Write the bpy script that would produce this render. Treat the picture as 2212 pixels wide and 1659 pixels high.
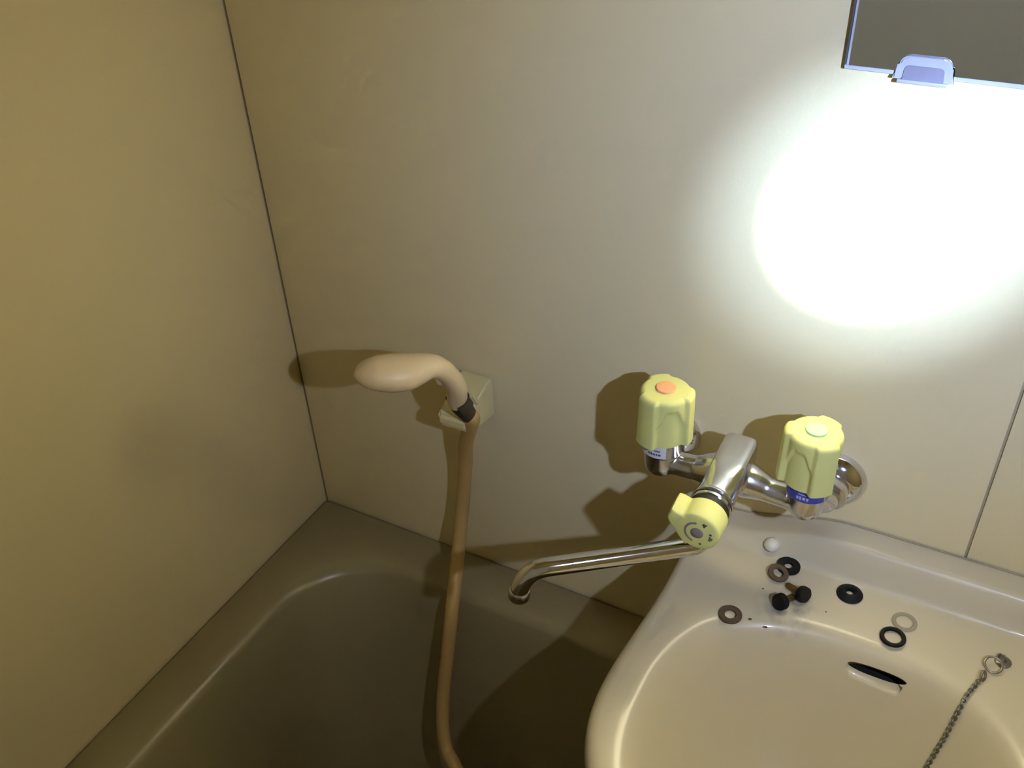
import bpy, bmesh, math, random
from mathutils import Vector, Matrix, noise
random.seed(4)
for o in list(bpy.data.objects): bpy.data.objects.remove(o)
SC = bpy.context.scene
COL = SC.collection
Z0 = 0.50            # height of the bathtub rim above the floor; survey z is measured from that rim

# ------------------------------------------------------------------ camera
FPX = 2065.7
CAM = Vector((0.66041, -0.66668, 0.82759 + Z0))
yaw, pitch, roll = (math.radians(a) for a in (29.68874, 36.15924, -2.751))
fwd = Vector((-math.sin(yaw)*math.cos(pitch), math.cos(yaw)*math.cos(pitch), -math.sin(pitch)))
rgt = Vector((math.cos(yaw), math.sin(yaw), 0)); up = rgt.cross(fwd)
r2 = math.cos(roll)*rgt + math.sin(roll)*up
u2 = -math.sin(roll)*rgt + math.cos(roll)*up
cd = bpy.data.cameras.new('camera'); cam = bpy.data.objects.new('camera', cd); COL.objects.link(cam)
cd.sensor_width = 36; cd.lens = FPX/2212*36; cd.clip_start = 0.01
m = Matrix((r2, u2, -fwd)).transposed().to_4x4(); m.translation = CAM
cam.matrix_world = m
SC.camera = cam

# ------------------------------------------------------------------ world, torch, exposure
w = bpy.data.worlds.new('world'); SC.world = w; w.use_nodes = True
w.node_tree.nodes['Background'].inputs[0].default_value = (0.30, 0.22, 0.10, 1)
w.node_tree.nodes['Background'].inputs[1].default_value = 0.0
TORCH = Vector((0.878, -0.57, 0.81 + Z0)); AIM = Vector((0.597, 0, 0.515 + Z0))
def spot(name, power, angle, blend, color, radius):
    l = bpy.data.lights.new(name, 'SPOT'); l.energy = power; l.spot_size = math.radians(angle)
    l.spot_blend = blend; l.color = color; l.shadow_soft_size = radius
    o = bpy.data.objects.new(name, l); COL.objects.link(o); o.location = TORCH
    o.rotation_euler = (AIM - TORCH).to_track_quat('-Z', 'Y').to_euler()
    return o
# one hand torch: hot core, corona and wide spill of the same lamp
spot('torch_core', 2250, 12.8, 1.0, (0.94, 0.96, 1.02), 0.008)
spot('torch_corona', 36, 22, 1.0, (0.66, 0.95, 1.62), 0.008)
spot('torch_inner_spill', 4.6, 60, 1.0, (0.42, 0.92, 2.70), 0.008)
spot('torch_spill', 6.2, 88, 0.80, (0.78, 0.93, 1.36), 0.008)
spot('torch_outer_spill', 3.6, 124, 0.62, (1.0, 0.94, 0.78), 0.008)
vs = SC.view_settings
vs.view_transform = 'Standard'; vs.look = 'None'; vs.gamma = 1; vs.exposure = 0.0; vs.use_curve_mapping = False

# ------------------------------------------------------------------ materials
def mat(name, color, rough=0.5, metal=0.0, coat=0.0, var=0.0, scale=8, bump=0.0, bscale=200, spec=0.5, trans=0.0, ior=1.45, sss=0.0):
    M = bpy.data.materials.new(name); M.use_nodes = True
    nt = M.node_tree; b = nt.nodes['Principled BSDF']
    b.inputs['Base Color'].default_value = (*color, 1); b.inputs['Roughness'].default_value = rough
    b.inputs['Metallic'].default_value = metal; b.inputs['Coat Weight'].default_value = coat
    b.inputs['Coat Roughness'].default_value = 0.08
    b.inputs['Specular IOR Level'].default_value = spec; b.inputs['IOR'].default_value = ior
    b.inputs['Transmission Weight'].default_value = trans
    if sss: b.inputs['Subsurface Weight'].default_value = sss; b.inputs['Subsurface Radius'].default_value = (0.004, 0.003, 0.002)
    tc = nt.nodes.new('ShaderNodeTexCoord')
    if var:
        n = nt.nodes.new('ShaderNodeTexNoise'); n.inputs['Scale'].default_value = scale; n.inputs['Detail'].default_value = 5
        nt.links.new(tc.outputs['Object'], n.inputs['Vector'])
        mx = nt.nodes.new('ShaderNodeMix'); mx.data_type = 'RGBA'; mx.blend_type = 'MIX'
        mx.inputs[6].default_value = (*[c*(1-var) for c in color], 1)
        mx.inputs[7].default_value = (*[min(1, c*(1+var)) for c in color], 1)
        nt.links.new(n.outputs['Fac'], mx.inputs[0]); nt.links.new(mx.outputs[2], b.inputs['Base Color'])
    if bump:
        n2 = nt.nodes.new('ShaderNodeTexNoise'); n2.inputs['Scale'].default_value = bscale; n2.inputs['Detail'].default_value = 3
        nt.links.new(tc.outputs['Object'], n2.inputs['Vector'])
        bp = nt.nodes.new('ShaderNodeBump'); bp.inputs['Strength'].default_value = bump; bp.inputs['Distance'].default_value = 0.001
        nt.links.new(n2.outputs['Fac'], bp.inputs['Height']); nt.links.new(bp.outputs['Normal'], b.inputs['Normal'])
    return M
MT = dict(
    wall=mat('cream_wall_panel', (0.78, 0.66, 0.365), 0.5, var=0.05, scale=5, bump=0.15, bscale=350),
    front=mat('pale_front_panel', (0.84, 0.87, 0.95), 0.5, var=0.05, scale=4),
    joint=mat('joint_sealant', (0.40, 0.33, 0.19), 0.8, var=0.2, scale=40),
    floor=mat('floor_resin', (0.45, 0.40, 0.28), 0.6, var=0.05),
    tub=mat('tub_resin', (0.265, 0.225, 0.115), 0.30, var=0.06, scale=9, bump=0.08, bscale=300),
    chrome=mat('chrome', (0.72, 0.71, 0.73), 0.09, 1.0, var=0.06, scale=60),
    satin=mat('worn_chrome', (0.70, 0.69, 0.70), 0.20, 1.0, var=0.08, scale=70),
    knob=mat('yellow_plastic', (0.66, 0.645, 0.215), 0.6, spec=0.25, var=0.03, scale=30, sss=0.1),
    orange=mat('orange_plastic', (0.80, 0.38, 0.17), 0.7, spec=0.2),
    green=mat('green_plastic', (0.36, 0.64, 0.31), 0.7, spec=0.2),
    band=mat('white_label', (0.66, 0.64, 0.62), 0.5, var=0.05, scale=90),
    blue=mat('blue_label', (0.04, 0.05, 0.30), 0.4, var=0.2, scale=200),
    ink=mat('dark_print', (0.10, 0.08, 0.07), 0.6),
    inkgrey=mat('grey_print', (0.24, 0.19, 0.17), 0.5, var=0.15, scale=400),
    inkwhite=mat('pale_print', (0.45, 0.44, 0.62), 0.5),
    shower=mat('cream_plastic', (0.74, 0.58, 0.32), 0.38, var=0.04, scale=20, sss=0.1),
    holder=mat('holder_plastic', (0.66, 0.57, 0.28), 0.42, var=0.04, scale=25),
    hose=mat('hose_vinyl', (0.48, 0.32, 0.11), 0.45, var=0.06, scale=30),
    rubber=mat('black_rubber', (0.006, 0.0055, 0.005), 0.65, spec=0.25, var=0.3, scale=300, bump=0.3, bscale=900),
    fibre=mat('brown_fibre', (0.085, 0.055, 0.028), 0.7, var=0.25, scale=250, bump=0.3, bscale=900),
    brass=mat('tarnished_brass', (0.16, 0.10, 0.03), 0.45, 0.6, var=0.25, scale=300),
    ball=mat('white_nylon', (0.80, 0.73, 0.56), 0.35, sss=0.3),
    clear=mat('clear_ring', (0.80, 0.74, 0.56), 0.12, trans=0.75, ior=1.4),
    chain=mat('dull_steel', (0.24, 0.21, 0.15), 0.45, 0.7, var=0.2, scale=300),
    mirror=mat('mirror_silver', (0.82, 0.87, 0.96), 0.02, 1.0),
    mback=mat('mirror_backing', (0.10, 0.09, 0.08), 0.7),
    medge=mat('mirror_ground_edge', (0.52, 0.53, 0.56), 0.3, var=0.05, scale=80),
    clip=mat('clip_plastic', (0.60, 0.59, 0.60), 0.3, trans=0.25),
    clipin=mat('clip_window', (0.26, 0.24, 0.29), 0.25, var=0.2, scale=90),
    nut=mat('nut_plastic_bore_shade', (0.045, 0.036, 0.024), 0.6, spec=0.3),  # hose nut plastic; also the painted shade of the holder bore
    dark=mat('painted_slot_shade', (0.01, 0.008, 0.006), 0.9),  # shade inside the overflow slot, as a colour
)
# ivory porcelain with a patch of rubber grime around the loose plugs
def porcelain():
    M = mat('ivory_porcelain', (0.60, 0.525, 0.345), 0.36, coat=0.2, var=0.03, scale=7)
    nt = M.node_tree; b = nt.nodes['Principled BSDF']
    src = b.inputs['Base Color'].links[0].from_socket
    geo = nt.nodes.new('ShaderNodeNewGeometry')
    n = nt.nodes.new('ShaderNodeTexNoise'); n.inputs['Scale'].default_value = 85; n.inputs['Detail'].default_value = 5
    nt.links.new(geo.outputs['Position'], n.inputs['Vector'])
    vd = nt.nodes.new('ShaderNodeVectorMath'); vd.operation = 'DISTANCE'
    vd.inputs[1].default_value = (0.590, -0.090, 0.19 + Z0)
    nt.links.new(geo.outputs['Position'], vd.inputs[0])
    mr = nt.nodes.new('ShaderNodeMapRange'); mr.inputs[1].default_value = 0.031; mr.inputs[2].default_value = 0.008
    nt.links.new(vd.outputs['Value'], mr.inputs[0])
    cr = nt.nodes.new('ShaderNodeMapRange'); cr.inputs[1].default_value = 0.40; cr.inputs[2].default_value = 0.66
    nt.links.new(n.outputs['Fac'], cr.inputs[0])
    mu = nt.nodes.new('ShaderNodeMath'); mu.operation = 'MULTIPLY'
    nt.links.new(mr.outputs[0], mu.inputs[0]); nt.links.new(cr.outputs[0], mu.inputs[1])
    mx = nt.nodes.new('ShaderNodeMix'); mx.data_type = 'RGBA'
    mx.inputs[7].default_value = (0.22, 0.215, 0.17, 1)
    nt.links.new(src, mx.inputs[6]); nt.links.new(mu.outputs[0], mx.inputs[0])
    nt.links.new(mx.outputs[2], b.inputs['Base Color'])
    return M
MT['porcelain'] = porcelain()

# ------------------------------------------------------------------ helpers (survey coordinates: x from left wall, y from back wall, z from tub rim)
BASE = {}
def finish(name, me, material, parent=None, base=None, smooth=True, angle=40):
    if parent is not None: B = BASE[parent.name]
    else: B = Vector(base) if base is not None else Vector((0, 0, 0))
    me.transform(Matrix.Translation(-B))
    me.materials.append(MT[material])
    if smooth:
        me.polygons.foreach_set('use_smooth', [True]*len(me.polygons))
        try: me.set_sharp_from_angle(angle=math.radians(angle))
        except Exception: pass
    me.update()
    o = bpy.data.objects.new(name, me); COL.objects.link(o)
    BASE[o.name] = B
    if parent is not None: o.parent = parent
    else: o.location = B + Vector((0, 0, Z0))
    return o
def bmo(name, bm, material, parent=None, base=None, smooth=True, angle=40):
    bmesh.ops.recalc_face_normals(bm, faces=bm.faces)
    me = bpy.data.meshes.new(name); bm.to_mesh(me); bm.free()
    return finish(name, me, material, parent, base, smooth, angle)
def empty(name, base, label=None, cat=None, group=None):
    o = bpy.data.objects.new(name, None); COL.objects.link(o); o.empty_display_size = 0.02
    o.location = Vector(base) + Vector((0, 0, Z0)); BASE[o.name] = Vector(base)
    return tag(o, label, cat, group)
def tag(o, label=None, cat=None, group=None, kind=None):
    if label: o['label'] = label
    if cat: o['category'] = cat
    if group: o['group'] = group
    if kind: o['kind'] = kind
    return o
def box(bm, lo, hi, bev=0.0, seg=2, mtx=None):
    x0, y0, z0 = lo; x1, y1, z1 = hi
    vs_ = [bm.verts.new(p) for p in ((x0,y0,z0),(x1,y0,z0),(x1,y1,z0),(x0,y1,z0),(x0,y0,z1),(x1,y0,z1),(x1,y1,z1),(x0,y1,z1))]
    fs = [bm.faces.new([vs_[i] for i in f]) for f in ((3,2,1,0),(4,5,6,7),(0,1,5,4),(1,2,6,5),(2,3,7,6),(3,0,4,7))]
    if bev:
        es = list({e for f in fs for e in f.edges})
        r = bmesh.ops.bevel(bm, geom=es, offset=bev, segments=seg, affect='EDGES', profile=0.5)
        vs_ = list({v for f in r['faces'] for v in f.verts} | {v for v in vs_ if v.is_valid})
    if mtx is not None: bmesh.ops.transform(bm, matrix=mtx, verts=vs_)
    return vs_
def frame(axis, origin, hint=(0, 0, 1)):
    """matrix whose local z runs along axis"""
    z = Vector(axis).normalized(); h = Vector(hint)
    if abs(z.dot(h.normalized())) > 0.98: h = Vector((0, 1, 0))
    x = h.cross(z).normalized(); y = z.cross(x)
    M_ = Matrix((x, y, z)).transposed().to_4x4(); M_.translation = Vector(origin)
    return M_
def lathe(bm, prof, n=48, mtx=Matrix(), rfun=None, closed=False):
    """prof: [(r, z)]; r=0 at an end closes to a point; closed joins last to first"""
    rings = []
    for i, (r, z) in enumerate(prof):
        if r < 1e-7: rings.append([bm.verts.new(mtx @ Vector((0, 0, z)))])
        else:
            ring = []
            for k in range(n):
                a = 2*math.pi*k/n
                rr = r if rfun is None else rfun(a, i, r, z)
                ring.append(bm.verts.new(mtx @ Vector((rr*math.cos(a), rr*math.sin(a), z))))
            rings.append(ring)
    pairs = list(zip(rings[:-1], rings[1:]))
    if closed: pairs.append((rings[-1], rings[0]))
    for a, b in pairs:
        if len(a) == 1 and len(b) == 1: continue
        for k in range(n):
            k2 = (k+1) % n
            if len(a) == 1: bm.faces.new((a[0], b[k2], b[k]))
            elif len(b) == 1: bm.faces.new((a[k], a[k2], b[0]))
            else: bm.faces.new((a[k], a[k2], b[k2], b[k]))
    if not closed:
        for r_ in (rings[0], rings[-1]):
            if len(r_) > 2: bm.faces.new(r_)
    return rings
def catmull(pts, per=8):
    P = [Vector(p) for p in pts]; out = []
    P = [2*P[0]-P[1]] + P + [2*P[-1]-P[-2]]
    for i in range(1, len(P)-2):
        a, b, c, d = P[i-1:i+3]
        for k in range(per):
            t = k/per
            out.append(0.5*((2*b) + (c-a)*t + (2*a-5*b+4*c-d)*t*t + (3*b-a-3*c+d)*t**3))
    out.append(P[-2]); return out
def interp(vals, n):
    out = []
    for i in range(n):
        t = i/(n-1)*(len(vals)-1); k = min(int(t), len(vals)-2); u = t-k
        out.append(vals[k]*(1-u)+vals[k+1]*u)
    return out
def sweep(bm, pts, rad, n=20, hint=(0, 0, 1), ratio=None, caps=True):
    """tube along pts; ratio squashes the local y axis (list) for oval sections"""
    pts = [Vector(p) for p in pts]
    if not isinstance(rad, (list, tuple)): rad = [rad]*len(pts)
    if ratio is None: ratio = [1.0]*len(pts)
    prev = None; rings = []
    for i, p in enumerate(pts):
        t = (pts[min(i+1, len(pts)-1)] - pts[max(i-1, 0)]).normalized()
        if prev is None:
            h = Vector(hint); x = h - t*h.dot(t)
            if x.length < 1e-4: x = Vector((1, 0, 0)) - t*t.x
        else: x = prev - t*prev.dot(t)
        x.normalize(); y = t.cross(x); prev = x
        rings.append([bm.verts.new(p + rad[i]*(math.cos(a)*x + ratio[i]*math.sin(a)*y)) for a in [2*math.pi*k/n for k in range(n)]])
    for a, b in zip(rings[:-1], rings[1:]):
        for k in range(n):
            bm.faces.new((a[k], a[(k+1) % n], b[(k+1) % n], b[k]))
    if caps:
        bm.faces.new(rings[0]); bm.faces.new(rings[-1])
def torus(bm, R, r, mtx, n=32, k=10, squash=1.0):
    prof = [(R + r*math.cos(2*math.pi*i/k), squash*r*math.sin(2*math.pi*i/k)) for i in range(k)]
    lathe(bm, prof, n, mtx, closed=True)
def remeshed(bm, voxel, smooth_it, factor=0.5):
    bmesh.ops.recalc_face_normals(bm, faces=bm.faces)
    me = bpy.data.meshes.new('tmp'); bm.to_mesh(me); bm.free()
    o = bpy.data.objects.new('tmp', me); COL.objects.link(o)
    md = o.modifiers.new('r', 'REMESH'); md.mode = 'VOXEL'; md.voxel_size = voxel
    s = o.modifiers.new('s', 'SMOOTH'); s.iterations = smooth_it; s.factor = factor
    dg = bpy.context.evaluated_depsgraph_get(); dg.update()
    out = bpy.data.meshes.new_from_object(o.evaluated_get(dg))
    bpy.data.objects.remove(o); out.materials.clear()
    return out
def pix(px, py, axis, val):
    """survey point on the plane axis=val seen at a photo pixel (used only to survey the real positions)"""
    d = r2*((px-1106)/FPX) - u2*((py-829.5)/FPX) + fwd
    c = CAM - Vector((0, 0, Z0)); t = (val - c[axis])/d[axis]
    return c + d*t
def sst(a, b, x):
    t = max(0.0, min(1.0, (x-a)/(b-a))); return t*t*(3-2*t)

# ------------------------------------------------------------------ room shell
RX, RY, RZ = 1.12, -1.10, 1.50      # right wall, front wall, ceiling (survey coordinates)
FL = -Z0
def slab(name, lo, hi, material='wall', parent=None, bev=0.0):
    bm = bmesh.new(); box(bm, lo, hi, bev)
    o = bmo(name, bm, material, parent, base=None if parent else ((lo[0]+hi[0])/2, (lo[1]+hi[1])/2, lo[2]), smooth=bool(bev))
    if parent is None: tag(o, kind='structure')
    return o
wb = slab('wall_back', (-0.03, 0.0018, FL), (RX+0.03, 0.03, RZ), 'joint')
JX = 0.7115
slab('wall_panel', (0.0016, 0, FL), (JX-0.0010, 0.0018, RZ), 'wall', wb, 0.0008)
slab('wall_panel', (JX+0.0010, 0, FL), (RX, 0.0018, RZ), 'wall', wb, 0.0008)
wl = slab('wall_left', (-0.03, RY, FL), (-0.0018, 0.0018, RZ), 'joint')
slab('wall_panel', (-0.0018, -0.86, FL), (0, -0.0003, RZ), 'wall', wl, 0.0008)
slab('wall_panel', (-0.0018, RY, FL), (0, -0.8624, RZ), 'wall', wl, 0.0008)
slab('wall_right', (RX, RY, FL), (RX+0.03, 0.004, RZ))
slab('wall_front', (-0.03, RY-0.03, FL), (RX+0.03, RY, RZ), 'front')
slab('floor', (-0.03, RY-0.03, FL-0.03), (RX+0.03, 0.03, FL), 'floor')
slab('ceiling', (-0.03, RY-0.03, RZ), (RX+0.03, 0.03, RZ+0.03))

# ------------------------------------------------------------------ bathtub
def rrect_point(t, x0, x1, y0, y1, r):
    """t in 0..1 round a rounded rectangle, equal counts on arcs"""
    k = t*4; q = int(k) % 4; u = k-int(k)
    cx = (x1-r, x0+r, x0+r, x1-r)[q]; cy = (y1-r, y1-r, y0+r, y0+r)[q]
    nx = (x0+r, x0+r, x1-r, x1-r)[q]; ny = (y1-r, y0+r, y0+r, y1-r)[q]
    a0 = q*math.pi/2
    if u < 0.7:
        a = a0 + u/0.7*math.pi/2
        return cx + r*math.cos(a), cy + r*math.sin(a)
    a = a0 + math.pi/2; v = (u-0.7)/0.3
    sx, sy = cx + r*math.cos(a), cy + r*math.sin(a)
    ex, ey = nx + r*math.cos(a), ny + r*math.sin(a)
    return sx+(ex-sx)*v, sy+(ey-sy)*v
bm = bmesh.new()
N = 160
TX1, TY0 = 0.70, -1.09
rows = []
def ring_at(ins, z, r, sq=0.0):
    ring = []
    for i in range(N):
        x, y = rrect_point(i/N, 0.001+ins[0], TX1-ins[1], TY0+ins[2], -0.001-ins[3], r)
        ring.append(bm.verts.new((x, y, z)))
    rows.append(ring)
ring_at((0.000, 0.000, 0.000, 0.000), -Z0+0.0, 0.004)
ring_at((0.000, 0.000, 0.000, 0.000), -0.006, 0.004)
ring_at((0.001, 0.001, 0.001, 0.001), -0.0015, 0.006)
ring_at((0.004, 0.004, 0.004, 0.004), 0.0, 0.008)
ring_at((0.040, 0.048, 0.060, 0.042), -0.0005, 0.085)
for a in range(1, 7):     # rounded lip rolling into the tub
    th = a/6*math.radians(78)
    ring_at(tuple(b + 0.016*math.sin(th) for b in (0.043, 0.051, 0.063, 0.046)), -0.016*(1-math.cos(th))-0.0005, 0.095+0.002*a)
b0 = tuple(b + 0.0157 for b in (0.043, 0.051, 0.063, 0.046))
for k in range(1, 9):
    ring_at(tuple(b + 0.045*k/8 for b in b0), -0.013 - 0.355*k/8, 0.112+0.004*k)
for a in range(1, 7):
    th = a/6*math.pi/2
    ring_at(tuple(b + 0.045 + 0.07*(1-math.cos(th)) for b in b0), -0.368-0.05*math.sin(th), 0.144-0.006*a)
for a, b in zip(rows[:-1], rows[1:]):
    for k in range(N): bm.faces.new((a[k], a[(k+1) % N], b[(k+1) % N], b[k]))
bm.faces.new(rows[-1])
tub = empty('bathtub', (0.35, -0.6, -Z0), 'dim grey-beige moulded bathtub with a rounded inner lip in the wall corner', 'bathtub')
bmo('tub_shell', bm, 'tub', tub, angle=60)

# ------------------------------------------------------------------ wash basin
BX, DECK = 0.650, 0.190
def upstand(x, y):
    f = 0.18 + 0.82*sst(0.515, 0.620, x)
    t = sst(-0.0425, -0.0235, y)
    return 0.0285*f*t
def bowl_edge(a):
    c, s = math.cos(a), math.sin(a); n = 2.5
    ax, ay = 0.1375, 0.122
    r = (abs(c/ax)**n + abs(s/ay)**n)**(-1/n)
    return BX + r*c, -0.225 + r*s
def bowl_depth(x, y):
    # rounded shoulder: softened signed distance from the bowl edge drives a dished profile
    a = math.atan2(y+0.225, x-BX); ex, ey = bowl_edge(a)
    S = math.hypot(ex-BX, ey+0.225); s_ = S - math.hypot(x-BX, y+0.225) - 0.0035
    w_ = 0.0075
    q = 0.5*(s_ + math.sqrt(s_*s_ + w_*w_))
    q -= 0.5*(-0.022 + math.sqrt(0.022**2 + w_*w_))
    if q <= 0: return 0.0
    return 0.124*(1 - max(0.0, 1 - q/S)**2.5)
def outer(a):
    c, s = math.cos(a), math.sin(a)
    # from the bowl centre: straight sides to the wall at the back, half oval at the front
    ox, oy = BX, -0.225
    if s >= 0:
        hw = 0.1635
        t1 = hw/abs(c) if abs(c) > 1e-6 else 9
        t2 = (0.225-0.0012)/s if s > 1e-6 else 9
        n = 14
        r = (t1**-n + t2**-n)**(-1/n)
        x, y = ox + r*c, oy + r*s
        x += (x-ox)/hw*0.008*sst(-0.10, -0.225, y)
        return x, y
    ax, ay, n = 0.1715, 0.150, 2.15
    r = (abs(c/ax)**n + abs(s/ay)**n)**(-1/n)
    return ox + r*c, oy + r*s
bm = bmesh.new()
NA = 400
angs = [2*math.pi*i/NA for i in range(NA)]
rows = []
NB, ND = 44, 46
for j in range(1, NB+1):
    t = j/NB
    row = []
    for a in angs:
        ex, ey = bowl_edge(a)
        x = BX + (ex-BX)*t; y = -0.225 + 0.012*(1-t) + (ey+0.225)*t
        row.append(bm.verts.new((x, y, DECK - bowl_depth(x, y))))
    rows.append(row)
for j in range(1, ND+1):
    t = j/ND
    row = []
    for a in angs:
        ex, ey = bowl_edge(a); qx, qy = outer(a)
        x = ex + (qx-ex)*t; y = ey + (qy-ey)*t
        L = math.hypot(qx-ex, qy-ey)
        z = DECK + upstand(x, y)
        z -= bowl_depth(x, y)
        dist = (1-t)*L
        if qy < -0.004:                                # roll-over along the free edge
            rr = 0.010
            if dist < rr: z -= rr - math.sqrt(max(0, rr*rr - (rr-dist)**2))
        row.append(bm.verts.new((x, y, z)))
    rows.append(row)
for k in range(1, 7):                                  # skirt tucking under
    row = []
    for i, a in enumerate(angs):
        qx, qy = outer(a); v = rows[NB+ND-1][i].co
        u = k/6
        inn = 0.06*u*u
        dx, dy = BX-qx, -0.225-qy; L = math.hypot(dx, dy)
        back = qy > -0.0012-0.0005
        x = qx + dx/L*inn; y = qy + (0 if back else dy/L*inn)
        y = min(y, -0.0012)
        zz = min(v.z, DECK-0.010) if not back else DECK-0.010
        row.append(bm.verts.new((x, y, zz - 0.125*u)))
    rows.append(row)
c0 = bm.verts.new((BX, -0.213, DECK - bowl_depth(BX, -0.213)))
for k in range(NA): bm.faces.new((c0, rows[0][k], rows[0][(k+1) % NA]))
for a, b in zip(rows[:-1], rows[1:]):
    for k in range(NA): bm.faces.new((a[k], b[k], b[(k+1) % NA], a[(k+1) % NA]))
bm.faces.new(list(reversed(rows[-1])))
basin = empty('wash_basin', (BX, -0.19, DECK-0.14), 'ivory ceramic wash basin with oval bowl and overflow slot under the faucet', 'wash basin')
bowl = bmo('basin_bowl', bm, 'porcelain', basin, angle=50)
# overflow slot cut into the back of the bowl
bm = bmesh.new()
def on_surface(px, py, lift=0.0022):
    z = DECK
    for _ in range(60):
        p = pix(px, py, 2, z+lift); z = 0.5*z + 0.5*(DECK - bowl_depth(p.x, p.y))
    return pix(px, py, 2, z+lift)
SLOT = on_surface(1894, 1454, 0.0); SLIP = on_surface(1893, 1466, 0.0)
prof = []
for i in range(32):
    a = 2*math.pi*i/32; hw, hh = 0.0230, 0.0034
    prof.append((hw*math.copysign(abs(math.cos(a))**0.8, math.cos(a)), hh*math.sin(a)))
ax_ = Vector((0.02, 0.62, -0.78)).normalized(); xr = Vector((1, 0, 0)); yr = ax_.cross(xr)
lo = [bm.verts.new(SLOT - BASE[basin.name] - ax_*0.02 + xr*p + yr*q) for p, q in prof]
hi = [bm.verts.new(SLOT - BASE[basin.name] + ax_*0.030 + xr*p + yr*q) for p, q in prof]
for k in range(32): bm.faces.new((lo[k], lo[(k+1) % 32], hi[(k+1) % 32], hi[k]))
bm.faces.new(lo); bm.faces.new(hi); bmesh.ops.recalc_face_normals(bm, faces=bm.faces)
cm = bpy.data.meshes.new('cut'); bm.to_mesh(cm); bm.free(); cm.materials.append(MT['porcelain'])
cut = bpy.data.objects.new('cut', cm); COL.objects.link(cut); cut.parent = basin
bpy.context.view_layer.update()
bm = bmesh.new(); bmesh.ops.create_uvsphere(bm, u_segments=32, v_segments=16, radius=1.0)
bmesh.ops.transform(bm, matrix=Matrix.Translation(SLIP - BASE[basin.name]) @ Matrix.Rotation(math.radians(-38), 4, 'X') @ Matrix.Diagonal((0.0245, 0.0030, 0.0075, 1)), verts=bm.verts)
cm2 = bpy.data.meshes.new('cut2'); bm.to_mesh(cm2); bm.free(); cm2.materials.append(MT['porcelain'])
for p_ in cm2.polygons: p_.use_smooth = True
cut2 = bpy.data.objects.new('cut2', cm2); COL.objects.link(cut2); cut2.parent = basin
bpy.context.view_layer.update()
md = bowl.modifiers.new('a', 'BOOLEAN'); md.operation = 'DIFFERENCE'; md.object = cut2; md.solver = 'EXACT'
md = bowl.modifiers.new('b', 'BOOLEAN'); md.operation = 'DIFFERENCE'; md.object = cut; md.solver = 'EXACT'
dg = bpy.context.evaluated_depsgraph_get(); dg.update()
nm = bpy.data.meshes.new_from_object(bowl.evaluated_get(dg)); bowl.modifiers.clear(); bowl.data = nm
bpy.data.objects.remove(cut); bpy.data.objects.remove(cut2)
# near-black end plate, painting in the shade deep inside the slot
bm = bmesh.new()
vs_ = [bm.verts.new(SLOT + ax_*0.0296 + xr*p*0.995 + yr*q*0.995) for p, q in prof]
v2 = [bm.verts.new(SLOT + ax_*0.0300 + xr*p*0.995 + yr*q*0.995) for p, q in prof]
for k in range(32): bm.faces.new((vs_[k], vs_[(k+1) % 32], v2[(k+1) % 32], v2[k]))
bm.faces.new(vs_); bm.faces.new(v2)
tag(bmo('overflow_shade_plate', bm, 'dark', basin, smooth=False), 'dark plate painting the shade inside the overflow slot')
# sealant line where the basin meets the wall
bm = bmesh.new()
sp = [(x, -0.0012, DECK + upstand(x, -0.002) + 0.0006) for x in [0.495+0.312*i/40 for i in range(41)]]
sweep(bm, sp, 0.0009, 8)
tag(bmo('sealant_line', bm, 'joint', basin), 'thin dark sealant line along the wall')

# ------------------------------------------------------------------ mirror
MXL, MZB = 0.5475, 0.6135
mr = empty('wall_mirror', (0.72, 0, MZB), 'frameless grey wall mirror above the bright torch spot', 'mirror')
bm = bmesh.new(); box(bm, (MXL, -0.0042, MZB), (0.90, -0.0004, 1.02), 0.0003, 1)
bmo('backing', bm, 'mback', mr)
bm = bmesh.new(); box(bm, (MXL+0.0035, -0.0050, MZB+0.0024), (0.897, -0.0041, 1.017)); bmo('glass', bm, 'mirror', mr, smooth=False)
bm = bmesh.new(); box(bm, (MXL+0.0020, -0.0048, MZB+0.0024), (MXL+0.0035, -0.0041, 1.017)); bmo('ground_edge', bm, 'medge', mr, smooth=False)
bm = bmesh.new(); box(bm, (MXL+0.0008, -0.0052, MZB-0.0003), (0.898, -0.0040, MZB+0.0024), 0.0003, 1); bmo('ground_edge', bm, 'medge', mr)
cl = empty('mirror_clip', (0.598, -0.005, MZB-0.004), 'small translucent plastic clip holding the bottom edge of the mirror', 'clip')
CXA = 0.5985
def plate(w0, w1, z0, z1, r, y0, y1, name, material, bev):
    """flared plate with rounded upper corners"""
    bm = bmesh.new()
    P = [(-w0, z0), (w0, z0)]
    for sx in (1, -1):
        for k in range(7):
            a = math.radians(90*k/6) if sx > 0 else math.radians(90 + 90*k/6)
            P.append((sx*(w1-r) + r*math.cos(a), z1 - r + r*math.sin(a)))
    n = len(P)
    f_ = [bm.verts.new((CXA+p, y0, z)) for p, z in P]; b_ = [bm.verts.new((CXA+p, y1, z)) for p, z in P]
    for k in range(n): bm.faces.new((f_[k], f_[(k+1) % n], b_[(k+1) % n], b_[k]))
    fr = bm.faces.new(f_); bm.faces.new(b_)
    bmesh.ops.bevel(bm, geom=list(fr.edges), offset=bev, segments=2, affect='EDGES')
    return bmo(name, bm, material, cl)
plate(0.0190, 0.0160, MZB-0.002, MZB+0.0130, 0.006, -0.0078, -0.0054, 'clip_plate', 'clip', 0.0010)
plate(0.0128, 0.0122, MZB-0.0018, MZB+0.0075, 0.003, -0.0086, -0.0079, 'clip_window', 'clipin', 0.0003)
bm = bmesh.new(); box(bm, (CXA-0.0155, -0.0088, MZB-0.0042), (CXA+0.0150, -0.0006, MZB-0.0018), 0.0006); bmo('clip_foot', bm, 'clip', cl)

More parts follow.
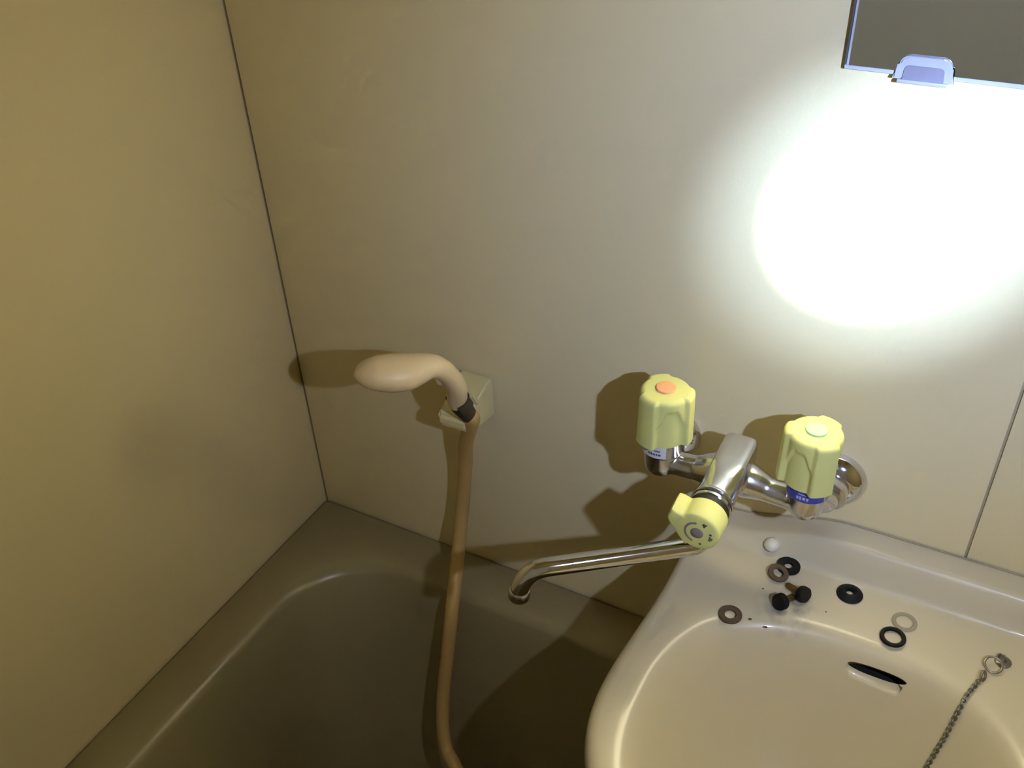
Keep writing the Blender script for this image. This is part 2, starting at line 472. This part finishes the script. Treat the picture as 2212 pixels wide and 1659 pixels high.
# ------------------------------------------------------------------ mixer faucet
FX, FY, FZ = 0.5228, -0.065, 0.288       # body centre
HX = 0.0617                               # handle half spacing
BAZ = 0.305                               # barrel axis height
fa = empty('mixer_faucet', (FX, 0.0, 0.265), 'chrome wall mixer faucet with two pale yellow knobs and long swivel spout', 'faucet')
bm = bmesh.new()
for s in (-1, 1):
    hx = FX + s*HX
    lathe(bm, [(0, 0.2735), (0.008, 0.2740), (0.0128, 0.2775), (0.0145, 0.283), (0.0150, 0.292), (0.0150, 0.300), (0.0135, 0.3025), (0, 0.3025)], 32, Matrix.Translation((hx, FY, 0)))
    pts = [(FX + s*u, FY, FZ + dz) for u, dz in ((0.0, 0.004), (0.015, 0.003), (0.030, 0.0), (0.045, -0.001), (0.0617, 0.0))]
    sweep(bm, catmull(pts, 6), interp([0.016, 0.0155, 0.0108, 0.0105, 0.013], 25), 20, hint=(0, 0, 1))
# barrel: rounded block at the wall end running to a round front
mtx = frame((0, -1, 0), (FX, -0.042, BAZ))
def brl(a, i, r, z):
    sq = 1 - sst(0.030, 0.060, z)
    n = 2 + 4*sq
    return r*(abs(math.cos(a))**n + abs(math.sin(a))**n)**(-1/n)
lathe(bm, [(0, 0), (0.0125, 0.0), (0.0140, 0.003), (0.0140, 0.02), (0.0143, 0.04), (0.0150, 0.056), (0.0157, 0.070), (0.0157, 0.0755), (0, 0.0755)], 40, mtx, rfun=brl)
# spout boss below the barrel
sweep(bm, [(FX, -0.106, 0.300), (FX, -0.106, 0.284), (FX, -0.106, 0.279)], [0.0125, 0.0125, 0.0115], 24)
me = remeshed(bm, 0.0011, 9)
finish('body', me, 'satin', fa, angle=70)
# collar rings in front of the barrel
def ring_part(name, prof, mtx, material, par, n=48, rfun=None, angle=40):
    bm = bmesh.new(); lathe(bm, prof, n, mtx, rfun); return bmo(name, bm, material, par, angle=angle)
FM = frame((0, -1, 0), (FX, 0, BAZ))
ring_part('collar', [(0, 0.1165), (0.0166, 0.1165), (0.0171, 0.1173), (0.0171, 0.1195), (0.0163, 0.1203), (0, 0.1203)], FM, 'chrome', fa)
ring_part('collar', [(0, 0.1203), (0.0146, 0.1203), (0.0146, 0.1225), (0, 0.1225)], FM, 'mback', fa)
ring_part('collar', [(0, 0.1225), (0.0160, 0.1225), (0.0167, 0.1232), (0.0167, 0.1254), (0.0160, 0.1262), (0, 0.1262)], FM, 'chrome', fa)
ring_part('gasket', [(0, 0.1262), (0.0158, 0.1262), (0.0158, 0.1325), (0, 0.1325)], FM, 'rubber', fa)
# legs, nuts, flanges
for s in (-1, 1):
    fx = FX + s*0.0735; hx = FX + s*HX
    bm = bmesh.new()
    pts = catmull([(hx, FY+0.006, 0.286), (hx + s*0.004, -0.050, 0.282), (fx - s*0.002, -0.040, 0.272), (fx, -0.030, 0.2665), (fx, -0.010, 0.2655)], 7)
    sweep(bm, pts, interp([0.0115, 0.0115, 0.0112, 0.0105, 0.0105], len(pts)), 24)
    bmo('leg', bm, 'chrome', fa, angle=60)
    NMx = frame((0, -1, 0), (fx, 0, 0.2655))
    ring_part('nut', [(0, 0.0145), (0.0148, 0.0145), (0.0158, 0.0165), (0.0158, 0.0255), (0.0146, 0.0275), (0.0115, 0.0278), (0, 0.0278)], NMx, 'satin', fa,
              rfun=lambda a, i, r, z: r*(1 - 0.035*(0.5+0.5*math.cos(6*a))))
    ring_part('flange', [(0, 0.0002), (0.0268, 0.0002), (0.0272, 0.0015), (0.0264, 0.0050), (0.0235, 0.0100), (0.0190, 0.0140), (0.0150, 0.0158), (0.0, 0.0162)], NMx, 'chrome', fa)
# handles
def handle(hx, z0, rot, cap, capname, label):
    H = 0.0475
    M_ = Matrix.Translation((hx, FY, z0)) @ Matrix.Rotation(rot, 4, 'Z')
    bm = bmesh.new()
    NH = 216
    prof = []
    for i in range(25): prof.append((0.0220 - 0.0010*i/24, 0.0425*i/24))
    R0 = prof[-1][0]; Zt = prof[-1][1]
    for i in range(1, 10):
        th = i/9*math.pi/2; prof.append((R0 - 0.0048*(1-math.cos(th)), Zt + 0.0046*math.sin(th)))
    for r in (0.0145, 0.011, 0.006, 0.0): prof.append((r, H - 0.0004 + 0.0004*(1-r/0.018)))
    def rf(a, i, r, z):
        # three raised lobes; between them broad scallops with an arched upper end
        ph = (a % (2*math.pi/3)) / (2*math.pi/3)
        dl = min(ph, 1-ph)                                  # 0 at a lobe centre, 0.5 mid scallop
        lobe = 1 - sst(0.165, 0.255, dl)
        arch = 0.0370 - 0.016*sst(0.42, 0.20, dl)
        sc = sst(0.195, 0.245, dl)*(1 - sst(arch-0.0040, arch+0.0020, z))
        f = min(1.0, r/0.016)
        return r + (0.0029*lobe*f if r > 0.010 else 0) - 0.0022*sc
    lathe(bm, prof, NH, M_, rfun=rf)
    h = tag(bmo('handle', bm, 'knob', fa, angle=50), label)
    bm = bmesh.new()
    lathe(bm, [(0, H-0.002), (0.0084, H-0.002), (0.0084, H+0.0006), (0.0079, H+0.0012), (0.006, H+0.0015), (0, H+0.0016)], 40, M_)
    tag(bmo('cap', bm, cap, h), capname)
    return h
hl = handle(FX-HX, 0.3145, math.radians(247), 'orange', 'round orange cap', 'pale yellow knob with orange cap')
hr = handle(FX+HX-0.002, 0.3125, math.radians(310), 'green', 'round green cap', 'pale yellow knob with green cap')
def arc_band(hx, z0, z1, r, a0, a1, material, par, name, th=0.0006, label=None):
    bm = bmesh.new(); n = 20; A = []
    for i in range(n+1):
        a = math.radians(a0 + (a1-a0)*i/n)
        A.append([bm.verts.new((hx + rr*math.cos(a), FY + rr*math.sin(a), z)) for rr, z in ((r, z0), (r+th, z0), (r+th, z1), (r, z1))])
    for p, q in zip(A[:-1], A[1:]):
        for k in range(4): bm.faces.new((p[k], p[(k+1) % 4], q[(k+1) % 4], q[k]))
    bm.faces.new(A[0]); bm.faces.new(A[-1])
    o = bmo(name, bm, material, par, smooth=True)
    if label: tag(o, label)
    return o
for s, z, m_ in ((-1, 0.3145, 'satin'), (1, 0.312, 'satin')):
    bm = bmesh.new(); lathe(bm, [(0, 0.299), (0.0165, 0.299), (0.0172, 0.300), (0.0172, z+0.004), (0, z+0.004)], 40, Matrix.Translation((FX+s*HX, FY, 0)))
    bmo('handle_seat', bm, m_, fa)
lb = arc_band(FX-HX, 0.3010, 0.3135, 0.0172, 205, 300, 'band', fa, 'label_band', label='pale label band with dark print')
rb = arc_band(FX+HX, 0.3005, 0.3110, 0.0172, 215, 325, 'blue', fa, 'label_band', label='dark blue label band with pale print')
for a0, a1, z0, z1 in ((250, 256, .3040, .3058), (258, 262, .3040, .3062), (264, 271, .3040, .3056), (273, 277, .3040, .306), (279, 286, .3040, .3058), (268, 284, .3082, .3092)):
    arc_band(FX-HX, z0, z1, 0.01775, a0, a1, 'ink', lb, 'print_mark', 0.0002)
for a0, a1, z0, z1 in ((252, 258, .3030, .3058), (260, 265, .3030, .3060), (268, 275, .3034, .3058), (278, 283, .3030, .3058), (256, 284, .3078, .3086)):
    arc_band(FX+HX, z0, z1, 0.01775, a0, a1, 'inkwhite', rb, 'print_mark', 0.0002)
# diverter knob with a pointing lobe
KY0, KY1 = -0.1325, -0.1545
def knob_r(a):
    """outline radius: disc plus a pointing lobe along a=0 with a flat end, hollowed on its upper side"""
    R = 0.0174
    aa = (a+math.pi) % (2*math.pi) - math.pi
    if abs(aa) > math.radians(85): return R
    c, s_ = math.cos(aa), math.sin(aa)
    tip = 0.0262
    best = tip/max(c, 1e-6)
    side, hw = (math.radians(4), 0.0062) if s_ >= 0 else (math.radians(30), 0.0050)
    d_ = tip*math.sin(side) + hw*math.cos(side)
    other = d_/max(1e-6, c*math.sin(side) + abs(s_)*math.cos(side))
    L_ = (best**-16 + other**-16)**(-1/16)
    return (R**14 + L_**14)**(1/14)
KM = Matrix(((-1, 0, 0, FX), (0, 0, 0, 0), (0, 0, 1, BAZ), (0, 0, 0, 1)))
KROT = math.radians(22)
def kpt(r, a, y):            # a measured from the lobe direction; lobe points left and slightly up
    ang = math.pi - KROT - a
    return Vector((FX + r*math.cos(ang), y, BAZ + r*math.sin(ang)))
bm = bmesh.new(); NK = 120; rows = []
for off, y in ((-0.0012, KY0), (0, KY0-0.001), (0, KY0-0.008), (-0.0004, KY1+0.003), (-0.0009, KY1+0.0012), (-0.0020, KY1+0.0003), (-0.0032, KY1)):
    rows.append([bm.verts.new(kpt(knob_r(2*math.pi*k/NK)+off, 2*math.pi*k/NK, y)) for k in range(NK)])
for a, b in zip(rows[:-1], rows[1:]):
    for k in range(NK): bm.faces.new((a[k], a[(k+1) % NK], b[(k+1) % NK], b[k]))
bm.faces.new(rows[0]); bm.faces.new(rows[-1])
kn = tag(bmo('diverter_knob', bm, 'knob', fa, angle=45), 'yellow diverter knob with printed face')
def face_arc(r0, r1, a0, a1, material, name, n=24, lift=0.0002):
    bm = bmesh.new(); A = []
    for i in range(n+1):
        a = math.radians(a0+(a1-a0)*i/n)
        A.append([bm.verts.new(kpt(rr, a, y)) for rr, y in ((r0, KY1), (r1, KY1), (r1, KY1-lift), (r0, KY1-lift))])
    for p, q in zip(A[:-1], A[1:]):
        for k in range(4): bm.faces.new((p[k], p[(k+1) % 4], q[(k+1) % 4], q[k]))
    bm.faces.new(A[0]); bm.faces.new(A[-1])
    return bmo(name, bm, material, kn, smooth=False)
bm = bmesh.new(); lathe(bm, [(0, 0.154), (0.0049, 0.154), (0.0049, 0.1549), (0.0044, 0.1553), (0, 0.1554)], 32, FM)
tag(bmo('cap', bm, 'inkgrey', kn), 'small brown-grey centre cap')
face_arc(0.0086, 0.0104, -95, 62, 'inkgrey', 'printed_arc')
for r0, r1, a0, a1 in ((.0098, .0122, 88, 100), (.0088, .0104, 96, 104), (.0112, .0128, 98, 103),         # upper symbol
                       (.0098, .0116, 142, 151), (.0096, .0108, 156, 161), (.0096, .0126, 163, 167), (.0098, .0124, 169, 173), (.0096, .0118, 176, 181),
                       (.0098, .0114, 226, 235)):
    face_arc(r0, r1, a0, a1, 'ink', 'printed_mark', 4)
# swivel spout
S1 = Vector((FX, -0.106, 0.281)); 
SA = pix(1492, 1180, 2, 0.256); SB = pix(1166, 1227, 2, 0.256)
dirn = (SB-SA).normalized()
SE = SB + dirn*0.012 + Vector((0, 0, -0.030))
pts = [S1, S1 + Vector((0, 0, -0.009)), S1 + Vector((-0.002, -0.002, -0.0185)), SA + Vector((0.004, 0.003, 0.0008)), SA + dirn*0.008]
line1 = catmull(pts, 8)
line2 = [SA + dirn*0.008 + (SB - dirn*0.006 - SA - dirn*0.008)*(i/14) for i in range(1, 15)]
line3 = catmull([SB - dirn*0.006, SB + dirn*0.005 + Vector((0, 0, -0.0025)), SB + dirn*0.0125 + Vector((0, 0, -0.010)), SB + dirn*0.0165 + Vector((0, 0, -0.019)), SB + dirn*0.0175 + Vector((0, 0, -0.025))], 8)[1:]
allp = line1 + line2 + line3
bm = bmesh.new(); sweep(bm, allp, 0.0078, 28)
spt = bmo('spout', bm, 'chrome', fa, angle=60)
bm = bmesh.new(); ep = allp[-1]; ed = (allp[-1]-allp[-3]).normalized()
lathe(bm, [(0.0060, -0.004), (0.0083, -0.0035), (0.0089, -0.002), (0.0089, 0.0045), (0.0082, 0.0058), (0.0066, 0.0058), (0.0066, 0.002), (0.0060, 0.002)], 36, frame(ed, ep), closed=True)
bmo('nozzle_ring', bm, 'satin', spt)
bm = bmesh.new(); lathe(bm, [(0, 0.296), (0.0118, 0.296), (0.0130, 0.295), (0.0130, 0.2875), (0.0115, 0.2865), (0.0095, 0.281), (0.0085, 0.278), (0, 0.278)], 36, Matrix.Translation((FX, -0.106, -0.009)))
bmo('spout_nut', bm, 'satin', fa)

# ------------------------------------------------------------------ shower holder and hand shower
ho = empty('shower_holder', (0.242, 0, 0.225), 'cream plastic shower holder block screwed to the back wall', 'holder')
bm = bmesh.new()
sec = [(0.0, 0.2690), (-0.012, 0.2680), (-0.056, 0.2500), (-0.056, 0.2380), (-0.034, 0.2260), (0.0, 0.2215)]
xa, xb = 0.2215, 0.2595
L_ = [bm.verts.new((xa + (0.004 if y < -0.03 else 0), y-0.0003, z)) for y, z in sec]
R_ = [bm.verts.new((xb - (0.0015 if y < -0.03 else 0), y-0.0003, z)) for y, z in sec]
for k in range(6): bm.faces.new((L_[k], L_[(k+1) % 6], R_[(k+1) % 6], R_[k]))
bm.faces.new(L_); bm.faces.new(R_)
bmesh.ops.bevel(bm, geom=list(bm.edges), offset=0.003, segments=3, affect='EDGES')
bmo('holder_block', bm, 'holder', ho)
NK_B = pix(988, 864, 1, -0.064)            # foot of the shower neck in the cradle
nd = Vector((-0.16, -0.40, 0.90)).normalized()
bm = bmesh.new()
# cradle ring open to the front left
CR = frame(nd, NK_B, hint=(1, 0, 0))
def cradle(r0, r1, h0, h1, a0, a1, name, material):
    bm = bmesh.new(); A = []
    for i in range(33):
        a = math.radians(a0+(a1-a0)*i/32); d = Vector((math.cos(a), math.sin(a), 0))
        d = Vector((d.x, d.y, 0))
        ex = Vector((1, 0, 0)) - nd*nd.x; ex.normalize(); ey = nd.cross(ex)
        A.append([bm.verts.new(NK_B + (ex*math.cos(a) + ey*math.sin(a))*rr + nd*h) for rr, h in ((r0, h0), (r1, h0), (r1, h1), (r0, h1))])
    for p, q in zip(A[:-1], A[1:]):
        for k in range(4): bm.faces.new((p[k], p[(k+1) % 4], q[(k+1) % 4], q[k]))
    bm.faces.new(A[0]); bm.faces.new(A[-1])
    return bmo(name, bm, material, ho)
tag(cradle(0.0108, 0.0124, -0.010, 0.0020, -55, 190, 'cradle_bore_shade', 'nut'), 'dark arc painting the shade in the cradle bore')  # shadowed bore around the neck, painted as a dark arc
cradle(0.0125, 0.0158, -0.014, -0.0005, 25, 172, 'cradle_ring', 'holder')

hs = empty('hand_shower', NK_B, 'cream hand shower with curved neck and long hose hanging in the holder', 'shower')
def pxy(px, py, y): return pix(px, py, 1, y)
hp = [NK_B - nd*0.010, NK_B] + [pxy(*q) for q in ((986, 838, -0.074), (973, 815, -0.084), (953, 797, -0.095), (930, 791, -0.104), (905, 796, -0.112), (878, 803, -0.120), (845, 806, -0.129), (812, 806, -0.137), (787, 806, -0.142), (771, 806, -0.145), (765, 806, -0.146))]
rr = [0.0095, 0.0098, 0.0098, 0.0097, 0.0098, 0.0108, 0.0132, 0.0152, 0.0155, 0.0140, 0.0108, 0.0060, 0.0012]
ra = [1, 1, 1, 1.0, 1.03, 1.1, 1.2, 1.28, 1.32, 1.34, 1.36, 1.4, 1.4]
cp = catmull(hp, 8); bm = bmesh.new()
sweep(bm, cp, interp(rr, len(cp)), 32, hint=(0, 0, 1), ratio=interp(ra, len(cp)))
bmo('shower_head', bm, 'shower', hs, angle=80)
bm = bmesh.new()
lathe(bm, [(0, -0.004), (0.0100, -0.004), (0.0103, -0.007), (0.0098, -0.014), (0.0086, -0.022), (0.0080, -0.028), (0, -0.028)], 32, frame(nd, NK_B))
tag(bmo('hose_nut', bm, 'nut', hs), 'dark tapered hose nut')
e0 = NK_B - nd*0.026
hosep = [e0, e0 - nd*0.010] + [pix(*q[:2], 1, q[2]) for q in ((1007, 955, -0.032), (1005, 1010, -0.022), (999, 1090, -0.021), (991, 1180, -0.036), (983, 1260, -0.064), (975, 1330, -0.084), (966, 1420, -0.098), (958, 1500, -0.112), (957, 1570, -0.128), (966, 1620, -0.140), (985, 1659, -0.152))]
hosep += [hosep[-1] + Vector((0.035, -0.025, -0.032)), Vector((0.30, -0.25, -0.402)), Vector((0.40, -0.32, -0.408)), Vector((0.52, -0.30, -0.408))]
hc = catmull(hosep, 14); bm = bmesh.new()
sweep(bm, hc, 0.0077, 18)
tag(bmo('hose', bm, 'hose', hs, angle=80), 'brownish cream shower hose')

# ------------------------------------------------------------------ loose faucet parts on the basin deck
def flat_ring(bm, ro, ri, h, mtx, n=40):
    b = min(0.0004, h*0.25)
    lathe(bm, [(ri, b), (ri+b, 0), (ro-b, 0), (ro, b), (ro, h-b), (ro-b, h), (ri+b, h), (ri, h-b)], n, mtx, closed=True)
def loose(name, px, py, z, build, material, label, cat, group=None, tilt=None):
    c = pix(px, py, 2, DECK + z)
    c = Vector((c.x, c.y, DECK + 0.0002))
    M_ = Matrix.Translation(c)
    if tilt: M_ = M_ @ tilt
    bm = bmesh.new(); build(bm, M_)
    return tag(bmo(name, bm, material, base=c), label, cat, group)
G = 'loose faucet washers on the basin deck'
loose('fibre_washer', 1578, 1326, 0.002, lambda b, M_: flat_ring(b, 0.0097, 0.0048, 0.0020, M_), 'fibre', 'flat brown washer lying alone nearest the bowl edge', 'washer', G)
loose('rubber_washer', 1703, 1224, 0.001, lambda b, M_: flat_ring(b, 0.0102, 0.0036, 0.0030, M_), 'rubber', 'thick black washer lying half under a brown washer', 'washer', G)
c = pix(1681, 1237, 2, DECK+0.0045)
bm = bmesh.new(); flat_ring(bm, 0.0091, 0.0044, 0.0018, Matrix.Translation((c.x, c.y, DECK+0.0034)) @ Matrix.Rotation(math.radians(14), 4, Vector((0.35, 0.94, 0))))
tag(bmo('fibre_washer', bm, 'fibre', base=(c.x, c.y, DECK+0.0012)), 'brown washer leaning on top of the thick black washer', 'washer', G)
def cone_washer(b, M_):
    lathe(b, [(0.0034, 0.0002), (0.0106, 0.0), (0.0110, 0.0008), (0.0106, 0.0016), (0.0070, 0.0040), (0.0062, 0.0049), (0.0050, 0.0051), (0.0038, 0.0040)], 44, M_, closed=True)
loose('cone_washer', 1836, 1281, 0.002, cone_washer, 'rubber', 'black cone-shaped rubber washer with raised centre, alone on the deck', 'washer', G)
def oring(b, M_): torus(b, 0.0085, 0.0018, M_ @ Matrix.Translation((0, 0, 0.0018)), 44, 12)
loose('rubber_ring', 1929, 1376, 0.002, oring, 'rubber', 'black rubber ring beside a clear ring above the overflow slot', 'ring', G)
loose('clear_ring', 1954, 1343, 0.001, lambda b, M_: flat_ring(b, 0.0100, 0.0066, 0.0014, M_), 'clear', 'see-through plastic ring touching the black rubber ring', 'ring', G)
# white nylon cap leaning at the foot of the upstand
c = pix(1668, 1174, 2, DECK+0.010)
zs = DECK + upstand(c.x, c.y)
bm = bmesh.new()
lathe(bm, [(0, -0.0020), (0.0060, -0.0018), (0.0068, -0.0006), (0.0066, 0.0014), (0.0052, 0.0036), (0.0030, 0.0049), (0, 0.0053)], 36, frame((0, -0.45, 1), (c.x, c.y, zs+0.0034)))
tag(bmo('nylon_cap', bm, 'ball', base=(c.x, c.y, zs)), 'small round white plastic cap below the faucet arm', 'cap')
# valve plugs: rubber disc on a brass stem
def plug(px, py, face, label, octag):
    c = pix(px, py, 2, DECK+0.0065)
    n_ = Vector(face).normalized()
    cz = DECK + 0.0072
    o_ = Vector((c.x, c.y, cz))
    root = empty('valve_plug', (c.x, c.y, DECK), label, 'valve plug', 'old valve plugs on the basin deck')
    M_ = frame(n_, o_)
    bm = bmesh.new()
    rf = (lambda a, i, r, z: r*(1-0.05*(0.5+0.5*math.cos(6*a)))) if octag else None
    lathe(bm, [(0, -0.0032), (0.0064, -0.0032), (0.0071, -0.0024), (0.0071, 0.0022), (0.0065, 0.0032), (0.0030, 0.0034), (0, 0.0034)], 36, M_, rf)
    bmo('rubber_disc', bm, 'rubber', root)
    bm = bmesh.new()
    lathe(bm, [(0, -0.0185), (0.0022, -0.0185), (0.0028, -0.0175), (0.0028, -0.0060), (0.0042, -0.0050), (0.0042, -0.0030), (0, -0.0030)], 24, M_)
    bmo('stem', bm, 'brass', root)
plug(1686, 1301, (-0.42, -0.80, 0.30), 'black rubber valve plug nearer the bowl with brass stem pointing right', False)
plug(1735, 1285, (0.78, -0.45, 0.25), 'black rubber valve plug further right with brass stem pointing left', True)
# small crumbs of rubber
for i, (px, py, r) in enumerate(((1621, 1338, 0.0011), (1655, 1352, 0.0012), (1784, 1322, 0.0007), (1648, 1272, 0.0007))):
    c = pix(px, py, 2, DECK); bm = bmesh.new()
    bmesh.ops.create_icosphere(bm, subdivisions=2, radius=r)
    for v in bm.verts: v.co = Vector((v.co.x*(1.0+0.5*noise.noise(v.co*900+Vector((i, 0, 0)))), v.co.y, v.co.z*0.35))
    bmesh.ops.translate(bm, verts=bm.verts, vec=(c.x, c.y, DECK - (0.0018 if i == 1 else 0.0) + 0.0003))
    tag(bmo('rubber_crumb', bm, 'fibre', base=(c.x, c.y, DECK)), ('dark crumb beside the lone brown washer', 'dark crumb on the bowl edge below the plugs', 'tiny dark speck right of the valve plugs', 'tiny dark speck left of the valve plugs')[i], 'crumb', 'rubber crumbs on the basin')

# ------------------------------------------------------------------ plug chain
ca = pix(2166, 1430, 2, DECK)
ch = empty('plug_chain', (ca.x, ca.y, DECK), 'thin steel plug chain hanging from a ring into the basin bowl', 'chain')
bm = bmesh.new()
lathe(bm, [(0, 0.0), (0.0062, 0.0), (0.0064, 0.0008), (0.0050, 0.0018), (0.0030, 0.0024), (0, 0.0025)], 32, Matrix.Translation((ca.x, ca.y, DECK)))
torus(bm, 0.0032, 0.0009, frame((0.5, 0.86, 0), (ca.x-0.001, ca.y, DECK+0.0042)), 24, 8)
bmo('anchor_eye', bm, 'chain', ch)
rc = pix(2146, 1436, 2, DECK+0.004)
bm = bmesh.new(); torus(bm, 0.0064, 0.0009, frame((0.10, -0.35, 0.93), rc), 36, 8); bmo('ring', bm, 'chain', ch)
bm = bmesh.new(); sc_ = pix(2124, 1460, 2, DECK+0.003); torus(bm, 0.0036, 0.0011, frame((0.9, -0.3, 0.4), sc_), 24, 8); bmo('swivel', bm, 'chain', ch)
path = [on_surface(*q) for q in ((2117, 1468), (2104, 1484), (2090, 1502), (2076, 1526), (2062, 1552), (2049, 1578), (2035, 1602), (2018, 1630), (2000, 1660), (1985, 1690))]
DZ = DECK - bowl_depth(BX, -0.21)
for q_ in ((0.688, -0.213), (0.676, -0.214)): path.append(Vector((q_[0], q_[1], DECK - bowl_depth(*q_) + 0.003)))
path.append(Vector((BX+0.010, -0.213, DZ + 0.014)))
bm = bmesh.new(); lathe(bm, [(0.0150, 0.0004), (0.0190, 0.0004), (0.0195, 0.0012), (0.0185, 0.0020), (0.0160, 0.0016), (0.0150, 0.0010)], 40, Matrix.Translation((BX, -0.213, DZ)), closed=True)
bmo('drain_ring', bm, 'chrome', basin)
bm = bmesh.new(); lathe(bm, [(0, 0.0005), (0.0140, 0.0005), (0.0152, 0.0060), (0.0146, 0.0085), (0.0050, 0.0095), (0.0035, 0.0130), (0, 0.0135)], 40, Matrix.Translation((BX, -0.213, DZ)))
tag(bmo('drain_plug', bm, 'rubber', ch), 'black rubber drain plug')
cc = catmull(path, 30)
link = bmesh.new(); step = 0.0026; acc = 0; cnt = 0
for a, b in zip(cc[:-1], cc[1:]):
    acc += (b-a).length
    if acc >= step:
        acc -= step; t = (b-a).normalized(); side = Vector((0, 0, 1)).cross(t).normalized(); upv = t.cross(side)
        n_ = (side if cnt % 2 else upv); n_ = (n_ + 0.35*(upv if cnt % 2 else side)).normalized()
        v_ = n_.cross(t).normalized()
        Mx = Matrix((t*1.25, v_, n_)).transposed().to_4x4(); Mx.translation = b
        torus(link, 0.0016, 0.00052, Mx, 12, 6); cnt += 1
o = bmo('links', link, 'chain', ch); o['kind'] = 'stuff'
